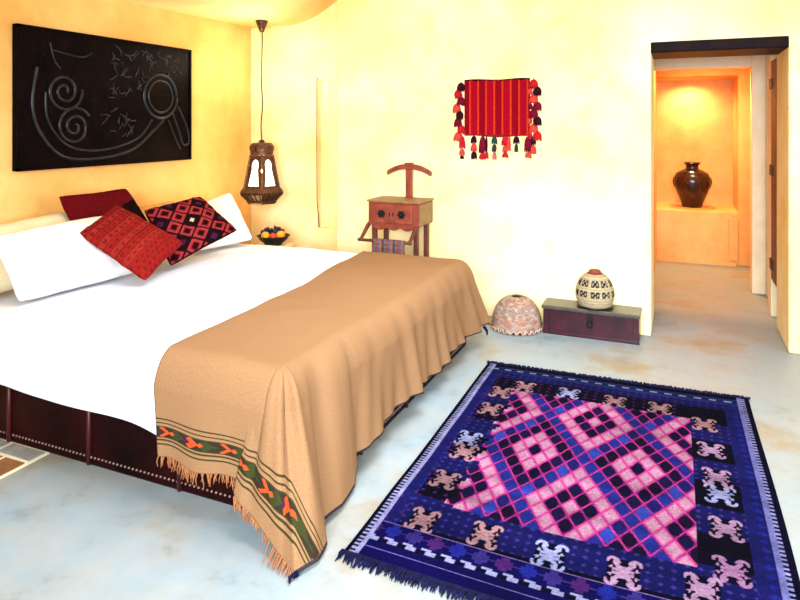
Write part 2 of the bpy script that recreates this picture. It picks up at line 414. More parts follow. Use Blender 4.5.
for (p0, f0), (p1, f1) in zip(keys, keys[1:]):
    n = 12
    for i in range(1, n+1):
        q = i/n; B = Vector(p0).lerp(Vector(p1), q)
        
        kk = keys.index((p1, f1))
        ty = by + (0.30 * max(0, (kk-9+q)/3.0) if kk >= 9 else 0)   # the last columns start along the foot edge
        T = Vector((bx, ty, zt(bx, ty)))
        o_ = Vector((B.x-T.x, B.y-T.y, 0))
        colm(T, B, o_, (0, ty-by if kk >= 9 else 0), (lerp(f0[0], f1[0], q), lerp(f0[1], f1[1], q)+(ty-by)))
YE = 4.24
y0_ = cols[-1][0].y
n = 150
for i in range(1, n+1):
    q = i/n; ty = lerp(y0_, YE-0.06, q); yb = lerp(2.42, 4.34, q)
    flare = max(0, (q-0.86)/0.14)**2
    pleat = (0.016*math.sin(yb*17+1.3*math.sin(yb*3.1))+0.008*math.sin(yb*41))
    B = (-1.255+pleat*1.3+0.055*flare, yb, 0.105+0.012*math.sin(yb*7)+0.02*q+0.01*flare)
    colm((bx, ty, zt(bx, ty)), B, (1, 0, 0), (0, ty-by), (B_, ty-by))
NW = 84
bm = bmesh.new(); fl = bm.verts.layers.float_vector.new('flat')
def setf(v, f): v[fl] = Vector((f[0], f[1]+A_, 0))
gridc = []
for ci, (T, B, out, fT, fB) in enumerate(cols):
    row = []
    for j in range(NW+1):
        w = j/NW; p = skirt(T, B, w, out, 0.115)
        if ci > 70:   # folds radiating down the fall
            y = lerp(T.y, B.y, w)
            d = (0.010*math.sin(y*19+2*math.sin(y*4))+0.006*math.sin(y*37+1))*min(1, w*1.4)
            if ci > len(cols)-n-1: p += out*d*(1-0.3*w)
            else:
                e_ = min(1, (ci-70)/10, (len(cols)-n-ci)/14); p += out*e_*(0.016*math.sin((ci-70)*0.15+.6)+0.005*math.sin((ci-70)*0.37))*math.sin(PI*min(w, .97))**.8
        v = bm.verts.new(p); setf(v, (lerp(fT[0], fB[0], w), lerp(fT[1], fB[1], w))); row.append(v)
    gridc.append(row)
for a, b in zip(gridc, gridc[1:]):
    for j in range(NW):
        fs = [a[j], b[j], b[j+1], a[j+1]]
        bm.faces.new(fs)
# far-side fall
NXT = 70
top = []
YS = [by]
for c_ in cols[71:]:
    if c_[0].y > YS[-1]+1e-5: YS.append(c_[0].y)
NY = len(YS)-1
for i in range(NXT+1):
    row = []
    for j in range(NY+1):
        y = YS[j]; x = lerp(left_edge(y), bx, i/NXT)
        v = bm.verts.new((x, y, zt(x, y))); setf(v, (x-bx, y-by)); row.append(v)
    top.append(row)
for i in range(NXT):
    for j in range(NY): bm.faces.new((top[i][j], top[i+1][j], top[i+1][j+1], top[i][j+1]))
prev = [top[i][NY] for i in range(NXT+1)]
for s in range(1, 21):
    row = []
    for i in range(NXT+1):
        T = top[i][NY].co; p = skirt(T, Vector((T.x+0.02*i/NXT, 4.33, 0.12)), s/20, Vector((0, 1, 0)), 0.12)
        v = bm.verts.new(p); setf(v, (T.x-bx, 2.2+s*0.02)); row.append(v)
    for i in range(NXT): bm.faces.new((prev[i], prev[i+1], row[i+1], row[i]))
    prev = row
# far corner wrap between the far fall and the foot fall
lastc = [v for v in gridc[-1]]; T = gridc[-1][0].co.copy(); prevrow = lastc
for s in range(1, 13):
    q = s/12; ang = q*PI/2; out = Vector((math.cos(ang), math.sin(ang), 0))
    Bc = Vector((-1.19, 4.36, 0.10)).lerp(Vector((-1.38, 4.33, 0.12)), q) + out*0.03*math.sin(q*PI)
    row = []
    for j in range(NW+1):
        v = bm.verts.new(skirt(T, Bc, j/NW, out, 0.12)); setf(v, (0.3*q + 0.5*j/NW*(1-q), 2.2)); row.append(v)
    for j in range(NW): bm.faces.new((prevrow[j], row[j], row[j+1], prevrow[j+1]))
    prevrow = row
bmesh.ops.remove_doubles(bm, verts=bm.verts[:], dist=0.0008)
hempts = [(c[1], c[2], c[4]) for c in cols]
blanket = obj('blanket', bm, M['blanket'], smooth=True)
tag(blanket, 'camel brown wool blanket with colourful end band spread across the foot of the bed', 'blanket')
md = blanket.modifiers.new('thick', 'SOLIDIFY'); md.thickness = 0.005; md.offset = 1
# fringe on the patterned end
bm = bmesh.new(); rnd = random.Random(3)
path = []
for (B, out, f) in hempts:
    if abs(f[1]+A_) < 1e-4: path.append((B, out))
for (p, out), (p2, _) in zip(path, path[1:]):
    L = (p2-p).length; m = max(1, int(L/0.0085))
    if rnd.random() < 0.10: continue
    for q in range(m):
        a = p.lerp(p2, (q+rnd.random()*0.6)/m); d = Vector((rnd.uniform(-.35, .35), rnd.uniform(-.25, .1), -1))
        ln = rnd.uniform(0.028, 0.052)
        e = a+d*ln
        if e.z < 0.004: e = a+Vector((out.x*0.5-0.15, -1, 0)).normalized()*ln; e.z = 0.005
        mid = a.lerp(e, .5)+Vector((rnd.uniform(-.006, .006), -0.003, 0))
        tube(bm, [a+Vector((0, 0, 0.004)), mid, e], [0.0028, 0.0024, 0.0012], 4)
o = obj('fringe', bm, M['fringe_tan'], blanket); tag(o, 'knotted orange-tan fringe along the patterned end', kind='stuff')
# hem tassel ends at tip and far corner
bm = bmesh.new()
tube(bm, [(-1.165, 1.82, 0.012), (-1.175, 1.795, 0.010), (-1.165, 1.775, 0.010)], [0.012, 0.008, 0.003], 6)
obj('corner_tassel', bm, M['navy_wool'], blanket, smooth=True); bm = bmesh.new()
tube(bm, [(-1.24, 4.30, 0.11), (-1.215, 4.29, 0.085), (-1.21, 4.28, 0.06)], [0.012, 0.010, 0.004], 6)
obj('corner_tassel', bm, M['navy_wool'], blanket, smooth=True)

# ------------------------------------------------------------------ pillows
def add_pattern(o, fn, name='pattern'):
    me = o.data; at = me.color_attributes.new(name, 'FLOAT_COLOR', 'POINT'); buf = []
    for v in me.vertices: buf.extend(fn(v.index, v.co))
    at.data.foreach_set('color', buf)
def pillow(name, TL, TR, BR, BL, th, mat, label, pat=None, n=30, seed=0, group=None, cat='pillow', pinch=0.06):
    TL, TR, BR, BL = map(Vector, (TL, TR, BR, BL)); C = (TL+TR+BR+BL)/4
    N = ((TR-BL).cross(TL-BR)).normalized()
    if N.dot(Vector((0, 0, 1.5))-C*1) < 0 and N.x < 0: N = -N
    bm = bmesh.new(); uvs = []
    def P(u, v, side):
        # edges bow in a little between the corners
        uu = u*2-1; vv = v*2-1
        cu = uu*(1-pinch*(1-vv*vv)); cv = vv*(1-pinch*(1-uu*uu))
        cu *= 1-.045*abs(vv)**6; cv *= 1-.045*abs(uu)**6
        a = (cu+1)/2; b = (cv+1)/2
        p = BL.lerp(BR, a).lerp(TL.lerp(TR, a), b)
        h = ((1-abs(uu)**2.6)*(1-abs(vv)**2.6))
        h = max(h, 0)**0.48*th/2*(1+0.25*noise.noise(Vector((uu*1.7+seed, vv*1.7, seed))))
        p = p+N*h*side+N*0.006*noise.noise(Vector((uu*5, vv*5, seed+side)))*(1 if 0 < u < 1 and 0 < v < 1 else 0)
        return p-C
    for side in (1, -1):
        vs = [[None]*(n+1) for _ in range(n+1)]
        for i in range(n+1):
            for j in range(n+1):
                vs[i][j] = bm.verts.new(P(i/n, j/n, side)); uvs.append((i/n, j/n))
        for i in range(n):
            for j in range(n): bm.faces.new((vs[i][j], vs[i+1][j], vs[i+1][j+1], vs[i][j+1]))
    me_o = obj(name, bm, mat, smooth=True); me_o.location = C
    if pat: add_pattern(me_o, lambda idx, co: pat(*uvs[idx]))
    # weld
    bm = bmesh.new(); bm.from_mesh(me_o.data); bmesh.ops.remove_doubles(bm, verts=bm.verts[:], dist=0.0003)
    bmesh.ops.recalc_face_normals(bm, faces=bm.faces[:]); bm.to_mesh(me_o.data); bm.free()
    tag(me_o, label, cat, group); return me_o
def mk_l(r, g, b): return srgb(r, g, b)
RD = srgb(150, 32, 28); RD2 = srgb(122, 22, 24); RD3 = srgb(160, 44, 34); PK = srgb(168, 52, 54); DK = srgb(32, 10, 16); CR = srgb(232, 200, 160); PL = srgb(74, 28, 60)
def pat_red(u, v):
    # rows of small woven hooks, a plainer panel at one side
    if v < 0.30:
        if abs(v-0.29) < 0.01: return RD3
        a = (u*9+ (int(v*16) % 2)*0.5) % 1; b = (v*16) % 1
        return RD2 if abs(a-.5)+abs(b-.5) < .28 else RD
    a = (u*8) % 1; b = (v*11) % 1
    if b < 0.1: return RD2
    if abs(a-.5) < .22 and abs(b-.5) < .2 and not (abs(a-.5) < .08 and b > .5): return RD2
    return RD3 if int(v*11) % 2 else RD
def pat_dia(u, v):
    # lattice of stepped lozenges
    i = (u+v)*3.5; j = (u-v)*3.5+0.5
    i -= 1.0
    fi, fj = i-math.floor(i)-.5, j-math.floor(j)-.5; m = max(abs(fi), abs(fj))
    I, J = math.floor(i), math.floor(j)
    if abs(u-.5) > .485 or abs(v-.5) > .485: return DK
    if I == 2 and J == 0:
        return CR if m < .15 else DK
    if (I*2+J) % 4 == 0:
        return PL if m < .2 else DK
    if m > .43: return DK
    if m > .2: return PK if m > .26 else RD2
    return DK
PW = M['pillow_white']
pillow('pillow', (-3.62, 1.98, .90), (-3.62, 3.02, .955), (-3.33, 3.02, .60), (-3.30, 2.02, .60), 0.16, M['pillow_cream'], 'cream pillow leaning on the wall, mostly behind the big white pillow', seed=1)
pillow('pillow', (-3.40, 2.27, .90), (-3.36, 3.05, .93), (-3.02, 2.98, .60), (-3.06, 2.20, .60), 0.19, PW, 'big white pillow leaning in front of the cream pillow, nearest the camera', seed=2)
pillow('cushion', (-3.56, 2.82, 1.06), (-3.55, 3.36, 1.065), (-3.34, 3.50, .66), (-3.34, 2.86, .66), 0.13, M['cloth'], 'dark maroon and black cushion standing behind the red woven cushion', pat=lambda u, v: srgb(24, 8, 12) if v < .45+.35*u else srgb(104, 14, 20), seed=3, n=60, cat='cushion')
pillow('cushion', (-3.63, 3.38, .90), (-3.62, 3.90, .915), (-3.42, 3.88, .60), (-3.42, 3.36, .60), 0.10, M['tan_cloth'], 'golden tan cushion whose corner peeks above the dark diamond cushion', seed=4, cat='cushion')
pillow('pillow', (-3.50, 3.98, .86), (-3.46, 4.38, .94), (-3.05, 4.16, .60), (-3.14, 3.60, .60), 0.14, PW, 'white pillow at the far side of the bed, right of the diamond cushion', seed=5)
pillow('cushion', (-3.26, 3.22, .94), (-3.12, 3.62, 1.00), (-2.86, 3.72, .755), (-2.94, 3.13, .60), 0.12, M['cloth'], 'dark cushion woven with pink-red diamonds, one cream diamond at its middle', pat=pat_dia, n=110, seed=6, cat='cushion')
pillow('cushion', (-3.19, 2.66, .878), (-3.28, 3.02, 1.00), (-2.88, 3.20, .748), (-2.80, 2.79, .60), 0.13, M['cloth'], 'bright red woven cushion leaning against the white and maroon ones', pat=pat_red, n=110, seed=7, cat='cushion')

# ------------------------------------------------------------------ carved wall panel
px0, px1, pz0, pz1 = 2.69, 4.235, 1.212, 2.128     # y range and z range
pan = tag(empty('carved_panel', (XL, (px0+px1)/2, pz0)), 'black carved wooden relief panel with spirals hung on the wall above the bed', 'wall art')
def P_(bm):
    for v in bm.verts: v.co -= Vector((XL, (px0+px1)/2, pz0))
    return bm
obj('backboard', P_(bbox(XL, XL+0.04, px0, px1, pz0, pz1)), M['carved'], pan, bevel=0.006)
def pp(a, b):   # panel photo coords (0..1 across, 0..1 up)
    return (XL+0.042, lerp(px0, px1, a), lerp(pz0, pz1, b))
bm = bmesh.new()
def ridge(pts, r): 
    tube(bm, [(p[0]-r*0.45, p[1], p[2]) for p in pts], r, 8)
def spiral(ca, cb, r0, r1, turns, a0, sgn=1, asp=0.6):
    out = []
    n = int(24*turns)
    for i in range(n+1):
        t = i/n; a = a0+sgn*2*PI*turns*t; r = lerp(r1, r0, t)
        out.append(pp(ca+r*math.cos(a)*asp, cb+r*math.sin(a)))
    return out
ridge(spiral(.22, .56, .15, .02, 2.1, -.5, 1), .011)
ridge(spiral(.27, .30, .15, .02, 2.1, 1.2, -1), .011)
ridge(spiral(.78, .56, .19, .185, 1.0, 0), .013)
ridge(spiral(.78, .56, .14, .135, 1.0, 0), .010)
def smooth_path(keys, n=10):
    ks = [Vector((a, b, 0)) for a, b in keys]; out = []
    for i in range(len(ks)-1):
        p0 = ks[max(i-1, 0)]; p1 = ks[i]; p2 = ks[i+1]; p3 = ks[min(i+2, len(ks)-1)]
        for j in range(n):
            t = j/n; v = 0.5*((2*p1)+(p2-p0)*t+(2*p0-5*p1+4*p2-p3)*t*t+(3*p1-p0-3*p2+p3)*t**3); out.append(pp(v.x, v.y))
    out.append(pp(*keys[-1])); return out
ridge(smooth_path([(.09, .72), (.07, .45), (.11, .25), (.22, .08), (.42, .06), (.6, .12), (.74, .28), (.80, .36)]), .012)
ridge(smooth_path([(.13, .55), (.14, .35), (.22, .18), (.34, .12), (.5, .14), (.64, .22), (.72, .36)]), .009)
ridge(smooth_path([(.86, .42), (.91, .25), (.94, .14), (.985, .16), (.965, .3), (.90, .48)]), .010)
ridge(smooth_path([(.83, .36), (.88, .2), (.92, .10)]), .008)
ridge(smooth_path([(.16, .85), (.3, .82), (.36, .86)]), .006)
ridge(smooth_path([(.15, .9), (.17, .78), (.2, .72)]), .006)
rnd = random.Random(5)
for (ca, cb, sa, sb, cnt) in ((.55, .80, .07, .12, 16), (.73, .86, .09, .07, 14), (.88, .84, .08, .10, 16), (.52, .34, .09, .11, 16), (.52, .58, .06, .06, 8), (.66, .68, .04, .08, 8)):
    for q in range(cnt):
        a = ca+rnd.uniform(-sa, sa); b = cb+rnd.uniform(-sb, sb); th = rnd.uniform(0, PI); ln = rnd.uniform(.012, .03)
        bend = rnd.uniform(-.02, .02)
        ridge([pp(a-ln*math.cos(th), b-1.6*ln*math.sin(th)), pp(a+bend*.5, b+bend), pp(a+ln*math.cos(th), b+1.6*ln*math.sin(th))], rnd.uniform(.004, .007))
obj('relief_carving', P_(bm), M['carved_highlight'], pan, smooth=True)
bm = bmesh.new()
for (a0, a1, b0, b1) in ((0, 1, 0, .025), (0, 1, .975, 1), (0, .015, 0, 1), (.985, 1, 0, 1)):
    box(bm, XL+0.03, XL+0.05, lerp(px0, px1, a0), lerp(px0, px1, a1), lerp(pz0, pz1, b0), lerp(pz0, pz1, b1))
obj('rim', P_(bm), M['carved'], pan, bevel=0.003)

# ------------------------------------------------------------------ hanging lantern
LX, LY = -3.42, 4.77
lan = tag(empty('lantern', (LX, LY, 0.82)), 'hexagonal pierced bronze lantern hanging on a cord in the corner by the bed', 'lamp')
zc_ = cz(LX)
zb = lambda py: 1.5-(py-125)*5.75/643      # heights read at the lantern's distance
def L_(bm):
    for v in bm.verts: v.co -= Vector((0, 0, 0.82))
    return bm
bm = bmesh.new(); lathe(bm, [(0, zc_+0.002), (.055, zc_), (.05, zc_-.02), (.03, zc_-.07), (.018, zc_-.10), (0, zc_-.105)], n=24)
obj('ceiling_rose', L_(bm), M['bronze'], lan, smooth=True)
bm = bmesh.new(); ztop = zb(140)
tube(bm, [(0.006*math.sin(i*.9), 0.004*math.cos(i*1.3), lerp(zc_-.10, ztop-.01, i/14)) for i in range(15)], 0.006, 6)
obj('cord', L_(bm), M['cord'], lan, smooth=True)
ph = math.radians(23.51)-PI/2     # one edge faces the camera
ang_cam = math.atan2(0-LY, 0-LX)
H = ang_cam
bm = bmesh.new()
z1, z2, z3, z4, z5 = zb(155), zb(188), zb(191), zb(203), zb(143)
lathe(bm, [(0, z5+.03), (.02, z5+.028), (.03, z5+.005), (.085, z5), (.105, z5-.02), (.112, z1+.06), (.102, z1+.03), (.10, z1+.005), (.0, z1)], n=24)
obj('crown', L_(bm), M['bronze'], lan)
bm = bmesh.new()
lathe(bm, [(.12, z2), (.185, z2+.004), (.215, z3+.0), (.21, z3-.018), (.17, z3-.05), (.142, z4+.03), (.146, z4+.015), (.13, z4), (0, z4)], n=6, phase=H)
for q in range(24):
    a = 2*PI*q/24
    hx_ = math.cos(PI/6)/math.cos(((a-H) % (PI/3))-PI/6)
    tube(bm, [(r_*hx_*math.cos(a), r_*hx_*math.sin(a), z_) for r_, z_ in ((.208, z3-.020), (.172, z3-.052), (.144, z4+.026))], .005, 6)
obj('skirt', L_(bm), M['bronze'], lan)
RT, RB = .114, .176        # hexagon circumradius, top and bottom of the body
def keyhole(n=16):
    pts = [(-.30, .10), (.30, .10), (.21, .58)]
    cx, cy, r = 0, .72, .25
    a0 = math.atan2(.58-cy, .21); a1 = PI-a0
    for i in range(1, n): 
        a = lerp(a0, a1, i/n) ; pts.append((cx+r*math.cos(a), cy+r*.62*math.sin(a)))
    pts.append((-.21, .58)); return pts
for f in range(6):
    a0, a1 = H+f*PI/3, H+(f+1)*PI/3
    def at_(s, t, inset=0):
        R = lerp(RB, RT, t)-inset
        p = Vector((R*math.cos(a0), R*math.sin(a0), 0)); q = Vector((R*math.cos(a1), R*math.sin(a1), 0))
        r = p.lerp(q, s); r.z = lerp(z2, z1, t); return r
    bm = bmesh.new()
    outer = [bm.verts.new(at_(s, t)) for s, t in ((0, 0), (1, 0), (1, 1), (0, 1))]
    inner = [bm.verts.new(at_(.5+x*lerp(1.0, 1.0, y), y)) for x, y in keyhole()]
    ed = []
    for loop in (outer, inner):
        for i in range(len(loop)): ed.append(bm.edges.new((loop[i], loop[(i+1) % len(loop)])))
    bmesh.ops.triangle_fill(bm, use_beauty=True, use_dissolve=False, edges=ed)
    pf = obj('side_panel', L_(bm), M['bronze'], lan)
    md = pf.modifiers.new('t', 'SOLIDIFY'); md.thickness = 0.006
    bm = bmesh.new(); bm.faces.new([bm.verts.new(at_(s, t, .012)) for s, t in ((.1, .05), (.9, .05), (.9, .97), (.1, .97))])
    gl = obj('glass_pane', L_(bm), M['bulb'], pf); tag(gl, 'glowing white frosted pane')
    bm = bmesh.new(); tube(bm, [at_(0, 0), at_(0, 1)], .008, 6); obj('corner_post', L_(bm), M['bronze'], lan)
bm = bmesh.new(); ball(bm, tuple(at_(0, 0.0)*0+Vector((0.175*math.cos(H), 0.175*math.sin(H), lerp(z2, z1, .55)))), .008, 2.2)
for v in bm.verts: v.co -= Vector((0.025*math.cos(H), 0.025*math.sin(H), 0))
obj('amber_bead', L_(bm), M['flame'], lan, smooth=True)
point('lantern_glow', (LX+0.22, LY-0.28, 1.15), 5, (1.0, 0.68, 0.34), 0.12)
point('added_alcove_fill', (LX+0.12, LY-0.2, 2.05), 9, (1.0, 0.84, 0.58), 0.1)  # free lamp above the lantern, added to brighten the alcove ceiling
point('lantern_glow_side', (LX-0.02, LY-0.1, 0.72), 1.5, (1.0, 0.68, 0.34), 0.08)

# thin cord in the recess
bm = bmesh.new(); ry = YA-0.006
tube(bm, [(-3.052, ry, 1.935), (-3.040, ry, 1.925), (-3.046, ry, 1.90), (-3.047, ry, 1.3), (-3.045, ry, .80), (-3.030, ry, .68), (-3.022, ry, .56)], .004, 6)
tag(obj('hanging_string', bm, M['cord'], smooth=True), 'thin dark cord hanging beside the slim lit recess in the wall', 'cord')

# ------------------------------------------------------------------ bedside table and fruit bowl
t = tag(empty('bedside_table', (-3.27, 4.70, 0)), 'low bedside table in the corner behind the bed, under the fruit bowl', 'table')
obj('table_top', bbox(-.10, .16, -.17, .11, .435, .465), M['wall'], t, bevel=.006)
for x in (-.09, .11):
    for y in (-.16, .06): obj('leg', bbox(x, x+.04, y, y+.04, 0, .435), M['hall'], t)
FBX, FBY, FBZ = -3.22, 4.66, 0.465
bm = bmesh.new(); lathe(bm, [(0, 0), (.07, 0), (.075, .012), (.12, .05), (.135, .075), (.145, .08), (.135, .083), (.115, .055), (.07, .022), (0, .018)], n=32)
o = obj('fruit_bowl', bm, M['iron'], smooth=True); o.location = (FBX, FBY, FBZ); tag(o, 'black flared bowl of fruit in the corner beyond the bed', 'bowl')
cd = Vector((-FBX, -FBY, 0)).normalized(); rt = Vector((-cd.y, cd.x, 0))
def fruit(name, a, b, z, r, mat, label, cat, sz=.95):
    p = Vector((FBX, FBY, FBZ+z))+rt*a+cd*b
    e = empty(name, p); tag(e, label, cat)
    bm = bmesh.new(); ball(bm, (0, 0, 0), r, sz, 14); obj('fruit_body', bm, mat, e, smooth=True)
    bm = bmesh.new(); tube(bm, [(0, 0, r*sz*.9), (.003, 0, r*sz*1.12)], .0025, 5); obj('stem', bm, M['cord'], e)
fruit('orange', -.068, .03, .085, .036, M['orange_fruit'], 'orange at the left of the fruit bowl', 'orange')
fruit('apple', -.002, .058, .08, .032, M['red_fruit'], 'red apple between the two oranges in the bowl', 'apple')
fruit('orange', .062, .03, .088, .038, M['orange_fruit'], 'orange at the right of the fruit bowl', 'orange')
ge = tag(empty('grape_bunch', (FBX, FBY, FBZ+.09)), 'bunch of dark grapes heaped at the back of the fruit bowl', 'grapes')
rnd = random.Random(9)
bm = bmesh.new()
for q in range(46):
    a = rnd.uniform(-.10, .10); h = .058*(1-(a/.12)**2)
    p = rt*a+cd*rnd.uniform(-.085, -.02)+Vector((0, 0, rnd.uniform(-.01, h)))
    ball(bm, tuple(p), rnd.uniform(.013, .017), 1.1, 6)
g_ = obj('grapes', bm, M['grape'], ge, smooth=True)
bm = bmesh.new(); tube(bm, [(0, 0, .05), (.01, .01, .085)], .003, 5); obj('stem', bm, M['cord'], ge)

# ------------------------------------------------------------------ valet stand
VX0, VX1, VY0, VY1 = -2.26, -1.83, 4.57, 4.86
vs_ = tag(empty('valet_stand', ((VX0+VX1)/2, (VY0+VY1)/2, 0)), 'red-brown wooden valet stand with a drawer box and curved coat hanger behind the bed', 'valet stand')
vc = Vector(((VX0+VX1)/2, (VY0+VY1)/2, 0))
def V_(bm):
    for v in bm.verts: v.co -= vc
    return bm
obj('drawer_box', V_(bbox(VX0, VX1, VY0, VY1, .715, .895)), M['red_wood'], vs_, bevel=.004)
obj('box_top', V_(bbox(VX0-.012, VX1+.012, VY0-.012, VY1+.005, .895, .91)), M['olive_wood'], vs_, bevel=.004)
obj('side_board', V_(bbox(VX1-.002, VX1+.006, VY0+.01, VY1-.01, .725, .885)), M['olive_wood'], vs_)
dr = obj('drawer', V_(bbox(VX0+.03, VX1-.05, VY0-.014, VY0+.01, .735, .88)), M['red_wood'], vs_, bevel=.004)
for cx in (VX0+.12, VX1-.14):
    bm = bmesh.new()
    for q in range(6):
        a = q*PI/3; ball(bm, (cx+.022*math.cos(a), VY0-.018, .806+.022*math.sin(a)), .012, .9, 6)
    ball(bm, (cx, VY0-.022, .806), .013, 1, 8)
    obj('carved_rosette', V_(bm), M['iron'], dr, smooth=True)
for lx in (-.03, 0): obj('latch', V_(bbox((VX0+VX1)/2+lx, (VX0+VX1)/2+lx+.008, VY0-.02, VY0-.01, .79, .82)), M['iron'], dr)
# scalloped apron
bm = bmesh.new(); n = 40; f_ = []
for i in range(n+1):
    x = lerp(VX0+.04, VX1-.04, i/n); d = .018+.022*abs(math.sin(i/n*PI*3))
    f_.append([bm.verts.new((x, y, z)) for y, z in ((VY0, .717), (VY0+.02, .717), (VY0+.02, .717-d), (VY0, .717-d))])
for a, b in zip(f_, f_[1:]):
    for j in range(4): bm.faces.new((a[j], b[j], b[(j+1) % 4], a[(j+1) % 4]))
bm.faces.new(f_[0]); bm.faces.new(f_[-1]); obj('scalloped_apron', V_(bm), M['red_wood'], vs_)
for x in (VX0+.02, VX1-.055):
    for y in (VY0+.02, VY1-.055):
        obj('leg', V_(bbox(x, x+.035, y, y+.035, 0, .716)), M['red_wood_dark'], vs_, bevel=.003)
for y in (VY0+.025, VY1-.05): obj('stretcher', V_(bbox(VX0+.05, VX1-.05, y, y+.025, .22, .25)), M['red_wood_dark'], vs_)
mx = (VX0+VX1)/2+.0+.035
obj('post', V_(bbox(mx-.026, mx+.026, VY1-.07, VY1-.04, .905, 1.175)), M['red_wood'], vs_, bevel=.004)
bm = bmesh.new(); ring = []
for i in range(25):
    q = i/24*2-1; x = mx+q*.19; z = 1.165-.055*abs(q)**2.2; h = .040*(1-.15*abs(q))
    ring.append([bm.verts.new((x, y, z_)) for y, z_ in ((VY1-.078, z-h/2-.003), (VY1-.032, z-h/2-.003), (VY1-.035, z+h/2), (VY1-.075, z+h/2))])
for a, b in zip(ring, ring[1:]):
    for j in range(4): bm.faces.new((a[j], b[j], b[(j+1) % 4], a[(j+1) % 4]))
bm.faces.new(ring[0]); bm.faces.new(ring[-1]); box(bm, mx-.032, mx+.032, VY1-.08, VY1-.03, 1.165, 1.195)
obj('coat_hanger', V_(bm), M['red_wood'], vs_, bevel=.006)
for x in (VX0-.005, VX1-.025):
    bm = bmesh.new(); tube(bm, [(x, VY0+.03, .72), (x, VY0-.01, .70), (x-.005, VY0-.05, .66), (x-.005, VY0-.10, .625), (x-.005, VY0-.13, .612)], [.016, .017, .015, .013, .013], 8)
    obj('rail_arm', V_(bm), M['red_wood_dark'], vs_, smooth=True)
bm = bmesh.new(); tube(bm, [(VX0-.03, VY0-.12, .612), (VX1-.01, VY0-.12, .612)], .012, 10)
obj('rail', V_(bm), M['red_wood_dark'], vs_, smooth=True)
# cloth over the rail
bm = bmesh.new(); ry_, rz_ = VY0-.12, .612; tx0, tx1 = -2.155, -1.90
def towel(s, t):
    x = lerp(tx0, tx1, s)+.004*math.sin(t*14); L = .40; d = (t-.5)*L; r = .018
    if abs(d) < r*PI/2: a = d/r; return Vector((x, ry_-r*math.sin(a), rz_+r*math.cos(a)))
    sg = 1 if d > 0 else -1
    return Vector((x, ry_-sg*(r+.004*math.sin(s*18)), rz_-(abs(d)-r*PI/2)))
grid(bm, 40, 90, towel)
o = obj('folded_cloth', bm, M['cloth'], smooth=True); tag(o, 'small striped grey and red woven cloth draped over the rail of the valet stand', 'cloth')
def tp(idx, co):
    s = (co.x-tx0)/(tx1-tx0); b = int(s*14); cs = [srgb(120, 108, 118), srgb(150, 80, 66), srgb(108, 100, 114), srgb(170, 110, 84), srgb(96, 70, 76)]
    c = cs[b % 5]; return tuple(0.8*v if int(co.z*60) % 2 else v for v in c[:3])+(1,)
add_pattern(o, tp)
md = o.modifiers.new('t', 'SOLIDIFY'); md.thickness = .006

# ------------------------------------------------------------------ red wall hanging
hx0, hx1, hz0, hz1 = -1.565, -1.045, 1.415, 1.857
hg = tag(empty('wall_hanging', (0, YB, 0)), 'small red striped textile with hanging tassels, pinned on the back wall', 'textile')
bm = bmesh.new()
def hb(s, t):
    x = lerp(hx0, hx1, s); z = lerp(hz0, hz1, t)-.006*math.sin(s*PI)*(1-t)+.004*math.sin(s*9)
    return Vector((x, -.012-.004*math.sin(s*22)*(1-t*.6), z))
grid(bm, 120, 60, hb)
o = obj('woven_panel', bm, M['cloth'], hg, smooth=True)
def hp(idx, co):
    s = (co.x-hx0)/(hx1-hx0); z = (co.z-hz0)/(hz1-hz0)
    if z > .975: return srgb(60, 14, 20)
    if z < .02: return srgb(150, 30, 40)
    q = (s*8.0+.35) % 1
    if q < .10: return srgb(216, 66, 26)
    if q < .16: return srgb(220, 40, 30)
    return srgb(168, 10, 34) if int(s*8.0+.35) % 2 else srgb(146, 8, 26)
add_pattern(o, hp)
md = o.modifiers.new('t', 'SOLIDIFY'); md.thickness = .006
TC = {}
for nm, c in dict(red=(176, 28, 36), dark=(48, 12, 24), coral=(200, 62, 50), wine=(108, 12, 34), green=(36, 66, 54), grey=(48, 52, 48), pink=(196, 98, 84)).items():
    TC[nm] = mottled('yarn_'+nm, srgb(*[int(v*.8) for v in c]), srgb(*c), 90, .95, .5, 200, .003, spec=.05)
rnd = random.Random(2)
def tassel(x, ztop, spec, y=-.016):
    """spec: list of (colour, radius, height)"""
    root = None; z = ztop
    bm = bmesh.new(); total = sum(s[2] for s in spec)
    tube(bm, [(x, y, ztop+.01), (x+.001, y, ztop-total*.8)], .003, 5)
    root = obj('tassel', bm, TC['dark'], hg)
    for c, r, h in spec:
        bm = bmesh.new(); bot = z-h
        lathe(bm, [(0, z), (r*.45, z-h*.05), (r*.9, z-h*.3), (r, z-h*.6), (r*.85, z-h*.88), (0, z-h*.95)], (x, y, 0), 10)
        for q in range(16):
            a = rnd.uniform(0, 2*PI); rr = r*rnd.uniform(.6, 1.0)
            yy = y+rr*math.sin(a)
            if yy > -.002: yy = -.002
            tube(bm, [(x+rr*.5*math.cos(a), (y+yy)/2, z-h*.15), (x+rr*math.cos(a), yy, z-h*.6), (x+rr*1.15*math.cos(a), yy, bot-rnd.uniform(0, .006))], [.005, .005, .002], 4)
        for v in bm.verts: v.co.y = min(v.co.y, -.002)
        obj('tuft', bm, TC[c], root); z = bot-.003
W_ = hx1-hx0
hxp = lambda px: hx0+(px-464.4)/(530.6-464.4)*W_
bt = hz0
